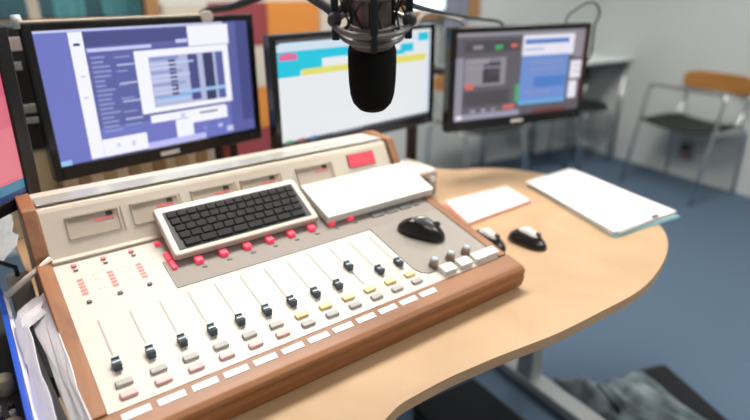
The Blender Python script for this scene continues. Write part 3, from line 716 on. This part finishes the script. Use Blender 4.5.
# ------------------------------------------------------------------ far corner: table, folding chairs, wall box
tb = thing('side_table', 'white-topped table with black edge in the far corner', 'table', room(.30, .21, 0)); tb.rotation_euler = (0, 0, RA)
MB().box(-.295, .295, -.205, .205, .772, .79, bev=.003).build('tabletop', mat('white laminate', (.80, .86, .88), .35), tb)
MB().box(-.297, .297, -.208, .208, .762, .772, bev=.002).build('edge_band', black_matt, tb)
for sx in (-.27, .27):
    for sy in (-.18, .18): MB().tube([(sx, sy, 0), (sx, sy, .752)], .014, 10).build('leg', chrome, tb)
def ringpts0(r_, z, n=32): return [(r_*math.cos(2*PI*k/n), r_*math.sin(2*PI*k/n), z) for k in range(n)]
def make_chair(label, loc, rz):
    """front is local -y; chrome U frame, dark seat, wooden backrest"""
    t = thing('chair', label, 'chair', loc, (0, 0, rz), 'chrome chairs along the walls')
    w_ = .265; lean = .13
    m = MB().tube([(-w_, -.24, 0)] + [Vector(p) for p in curve([(-w_, -.24+.05, .27), (-w_+.002, -.24+lean*.92, .64), (-w_+.025, -.24+lean, .685)], 4)] +
                  [Vector(p) for p in curve([(w_-.025, -.24+lean, .685), (w_-.002, -.24+lean*.92, .64), (w_, -.24+.05, .27)], 4)] + [(w_, -.24, 0)], .011, 10)
    m.build('front_frame', chrome, t)
    for s in (-1, 1):
        MB().tube(curve([(s*w_*.99, -.20+.06, .44), (s*w_*.97, .10, .455), (s*w_*.95, .19, .43), (s*w_*.95, .22, .34), (s*w_*.95, .235, 0)], 6), .011, 10).build('leg', chrome, t)
        MB().tube(curve([(s*w_*.80, .16, .44), (s*w_*.80, .21, .55), (s*w_*.80, .225, .66)], 5), .009, 10).build('back_post', chrome, t)
    b = bmesh.new(); n = 12; top_ = []
    for i in range(n+1):
        for j in range(n+1):
            x = -1+2*i/n; y = -1+2*j/n
            top_.append(b.verts.new((x*.235*(1-.05*y*y), y*.20, .455 - .022*(1-x*x)*(1-y*y*.5) + .01*x*x)))
    for i in range(n):
        for j in range(n):
            q = i*(n+1)+j; b.faces.new([top_[q], top_[q+1], top_[q+n+2], top_[q+n+1]])
    bmesh.ops.recalc_face_normals(b, faces=b.faces[:]); bmesh.ops.solidify(b, geom=b.faces[:], thickness=.014)
    m = MB(); m.merge(b, 0, I4, True); m.build('seat', mat('dark olive seat', (.022, .025, .023), .6, spec=.2), t)
    b = []; n = 12
    for k in range(n+1):
        x = -1+2*k/n; b.append((x*.235, .235 - .045*x*x))
    pr = b + [(x, y+.016) for x, y in b[::-1]]
    t_ = MB().prism(pr, .645, .765, 'z', bev=.004)
    for v_ in t_.bm.verts:
        e_ = max(0, abs(v_.co.x)-.15)/.085
        v_.co.z += (.705 - v_.co.z)*.45*e_*e_
    t_.build('backrest', wood('chair wood', (.36, .155, .035), (.45, .21, .055), (2, 2, 14), .35), t)
    MB().tube([(-w_*.98, .17, .18), (w_*.98, .17, .18)], .007, 8).build('stretcher', chrome, t) if False else None
    return t
ch = make_chair('chrome chair with brown wooden backrest against the right wall', (2.105, 3.665, 0), math.radians(-62))
stl = thing('stool', 'chrome stool with dark seat tucked under the corner table', 'stool', room(.33, .30, 0), (0, 0, RA))
MB().lathe([(0, .425), (.17, .425), (.18, .435), (.18, .445), (.165, .455), (0, .458)], 28).build('seat', mat('dark olive seat', (.022, .025, .023), .6, spec=.2), stl)
for k in range(4):
    a = PI/4 + k*PI/2
    MB().tube(curve([(.10*math.cos(a), .10*math.sin(a), .424), (.17*math.cos(a), .17*math.sin(a), .415), (.20*math.cos(a), .20*math.sin(a), .36), (.225*math.cos(a), .225*math.sin(a), 0)], 6), .011, 10).build('leg', chrome, stl)
MB().tube(ringpts0(.205, .20), .007, 8, closed=True).build('foot_ring', chrome, stl)
dup(ch, room(.885, .33, 0), (0, 0, RA - .02), 'chrome chair mostly hidden behind the rightmost monitor')
dup(ch, room(1.46, .40, 0), (0, 0, RA + .04), 'chrome chair by the far wall between the middle and right monitors')
so = thing('wall_socket', 'small dark socket box with red mark low on the right wall', 'socket', room(0, .99, .205)); so.rotation_euler = (0, 0, RA)
MB().box(-.035, -.001, -.05, .05, -.06, .07, bev=.004).build('box', mat('grey socket box', (.33, .33, .34), .5), so)
MB().box(-.040, -.034, -.03, .035, .0, .045, bev=.002).build('socket_face', mat('socket black', (.03, .03, .03), .4), so)
MB().box(-.042, -.034, -.035, .015, -.045, -.015, bev=.002).build('red_switch', mat('socket red', (.45, .08, .08), .4), so)

# ------------------------------------------------------------------ bag and jacket on the carpet
bag_c = [(.725, 1.50), (1.022, 1.612), (1.115, 1.22), (.86, 1.15)]
bc, bq = about(bag_c)
bg = thing('bag', 'flat black bag lying on the blue carpet at the lower right', 'bag', (*bc, 0))
bm_ = mat('black nylon', (.016, .018, .021), .8, spec=.12, bump=(150, .4, .003))
m = MB().prism([(x, y) for x, y in bq], .0, .088, 'z', bev=.018, seg=3); m.build('body', bm_, bg)
MB().tube(curve([(.10, .235, .05), (.09, .262, .05), (-.02, .222, .05), (-.015, .19, .05)], 6), .008, 8).build('handle', black_matt, bg)
jc = [Vector((.63, 1.61)), Vector((.89, 1.555)), Vector((1.07, 1.20)), Vector((.80, 1.17))]
jb = Vector((.80, 1.34))
t = bmesh.new(); n = 36; g = []
def inbag(p):
    c_ = 0
    for k in range(4):
        a, b_ = Vector(bag_c[k]), Vector(bag_c[(k+1) % 4]); d = b_ - a; q_ = p - a
        if (d.x*q_.y - d.y*q_.x) > -.012*d.length: return False
    return True
for i in range(n+1):
    row = []
    for j in range(n+1):
        a, b_ = i/n, j/n
        p = jc[0].lerp(jc[1], a).lerp(jc[3].lerp(jc[2], a), b_)
        e_ = min(a, 1-a, b_, 1-b_)
        x, y = a*2-1, b_*2-1
        w_ = .5+.5*math.sin(6*x+2.2*y+.5); w2 = abs(math.sin(4.2*y-3.6*x+1)); w3 = math.sin(12*x-4*y)
        base = .096 if inbag(p) else .010
        z = base + min(1, e_*7)*(.014*w_ + .014*w2 + .005*w3 + (0 if base > .05 else .045))
        off = Vector((math.sin(7*b_+1), math.cos(6*a)))*.012
        row.append(t.verts.new((p.x+off.x-jb.x, p.y+off.y-jb.y, z)))
    g.append(row)
for i in range(n):
    for j in range(n): t.faces.new([g[i][j], g[i+1][j], g[i+1][j+1], g[i][j+1]]).smooth = True
bmesh.ops.recalc_face_normals(t, faces=t.faces[:]); bmesh.ops.solidify(t, geom=t.faces[:], thickness=.004)
m = MB(); m.merge(t, 0, I4, True)
jm = mat('grey jacket cloth', (.075, .10, .115), .85, noise=(13, (.26, .32, .36), 2), bump=(120, .4, .003))
tag(m.build('jacket', jm, loc=(jb.x, jb.y, 0)), 'crumpled grey jacket thrown over the black bag on the carpet', 'jacket')

cs = thing('equipment_case', 'flat black case on the floor under the desk beside the steel foot', 'case', (.33, 1.33, 0), (0, 0, fa))
MB().box(-.19, .19, -.13, .13, 0, .07, bev=.012).build('body', bm_, cs)
MB().box(-.192, .192, -.132, .132, .046, .050, bev=.001).build('lid_seam', grey_dark, cs)
MB().tube(curve([(-.05, -.13, .05), (-.045, -.155, .05), (.045, -.155, .05), (.05, -.13, .05)], 5), .006, 8).build('handle', black_matt, cs)

# ------------------------------------------------------------------ world and view
wd = bpy.data.worlds.new('World'); scene.world = wd; wd.use_nodes = True
nt = wd.node_tree; b = nt.nodes['Background']
b.inputs['Color'].default_value = (.80, .90, 1.0, 1); b.inputs['Strength'].default_value = 2.2
vs = scene.view_settings; scene.display_settings.display_device = 'sRGB'
vs.view_transform = 'Standard'; vs.look = 'None'; vs.gamma = 1; vs.exposure = 0.5; vs.use_curve_mapping = False
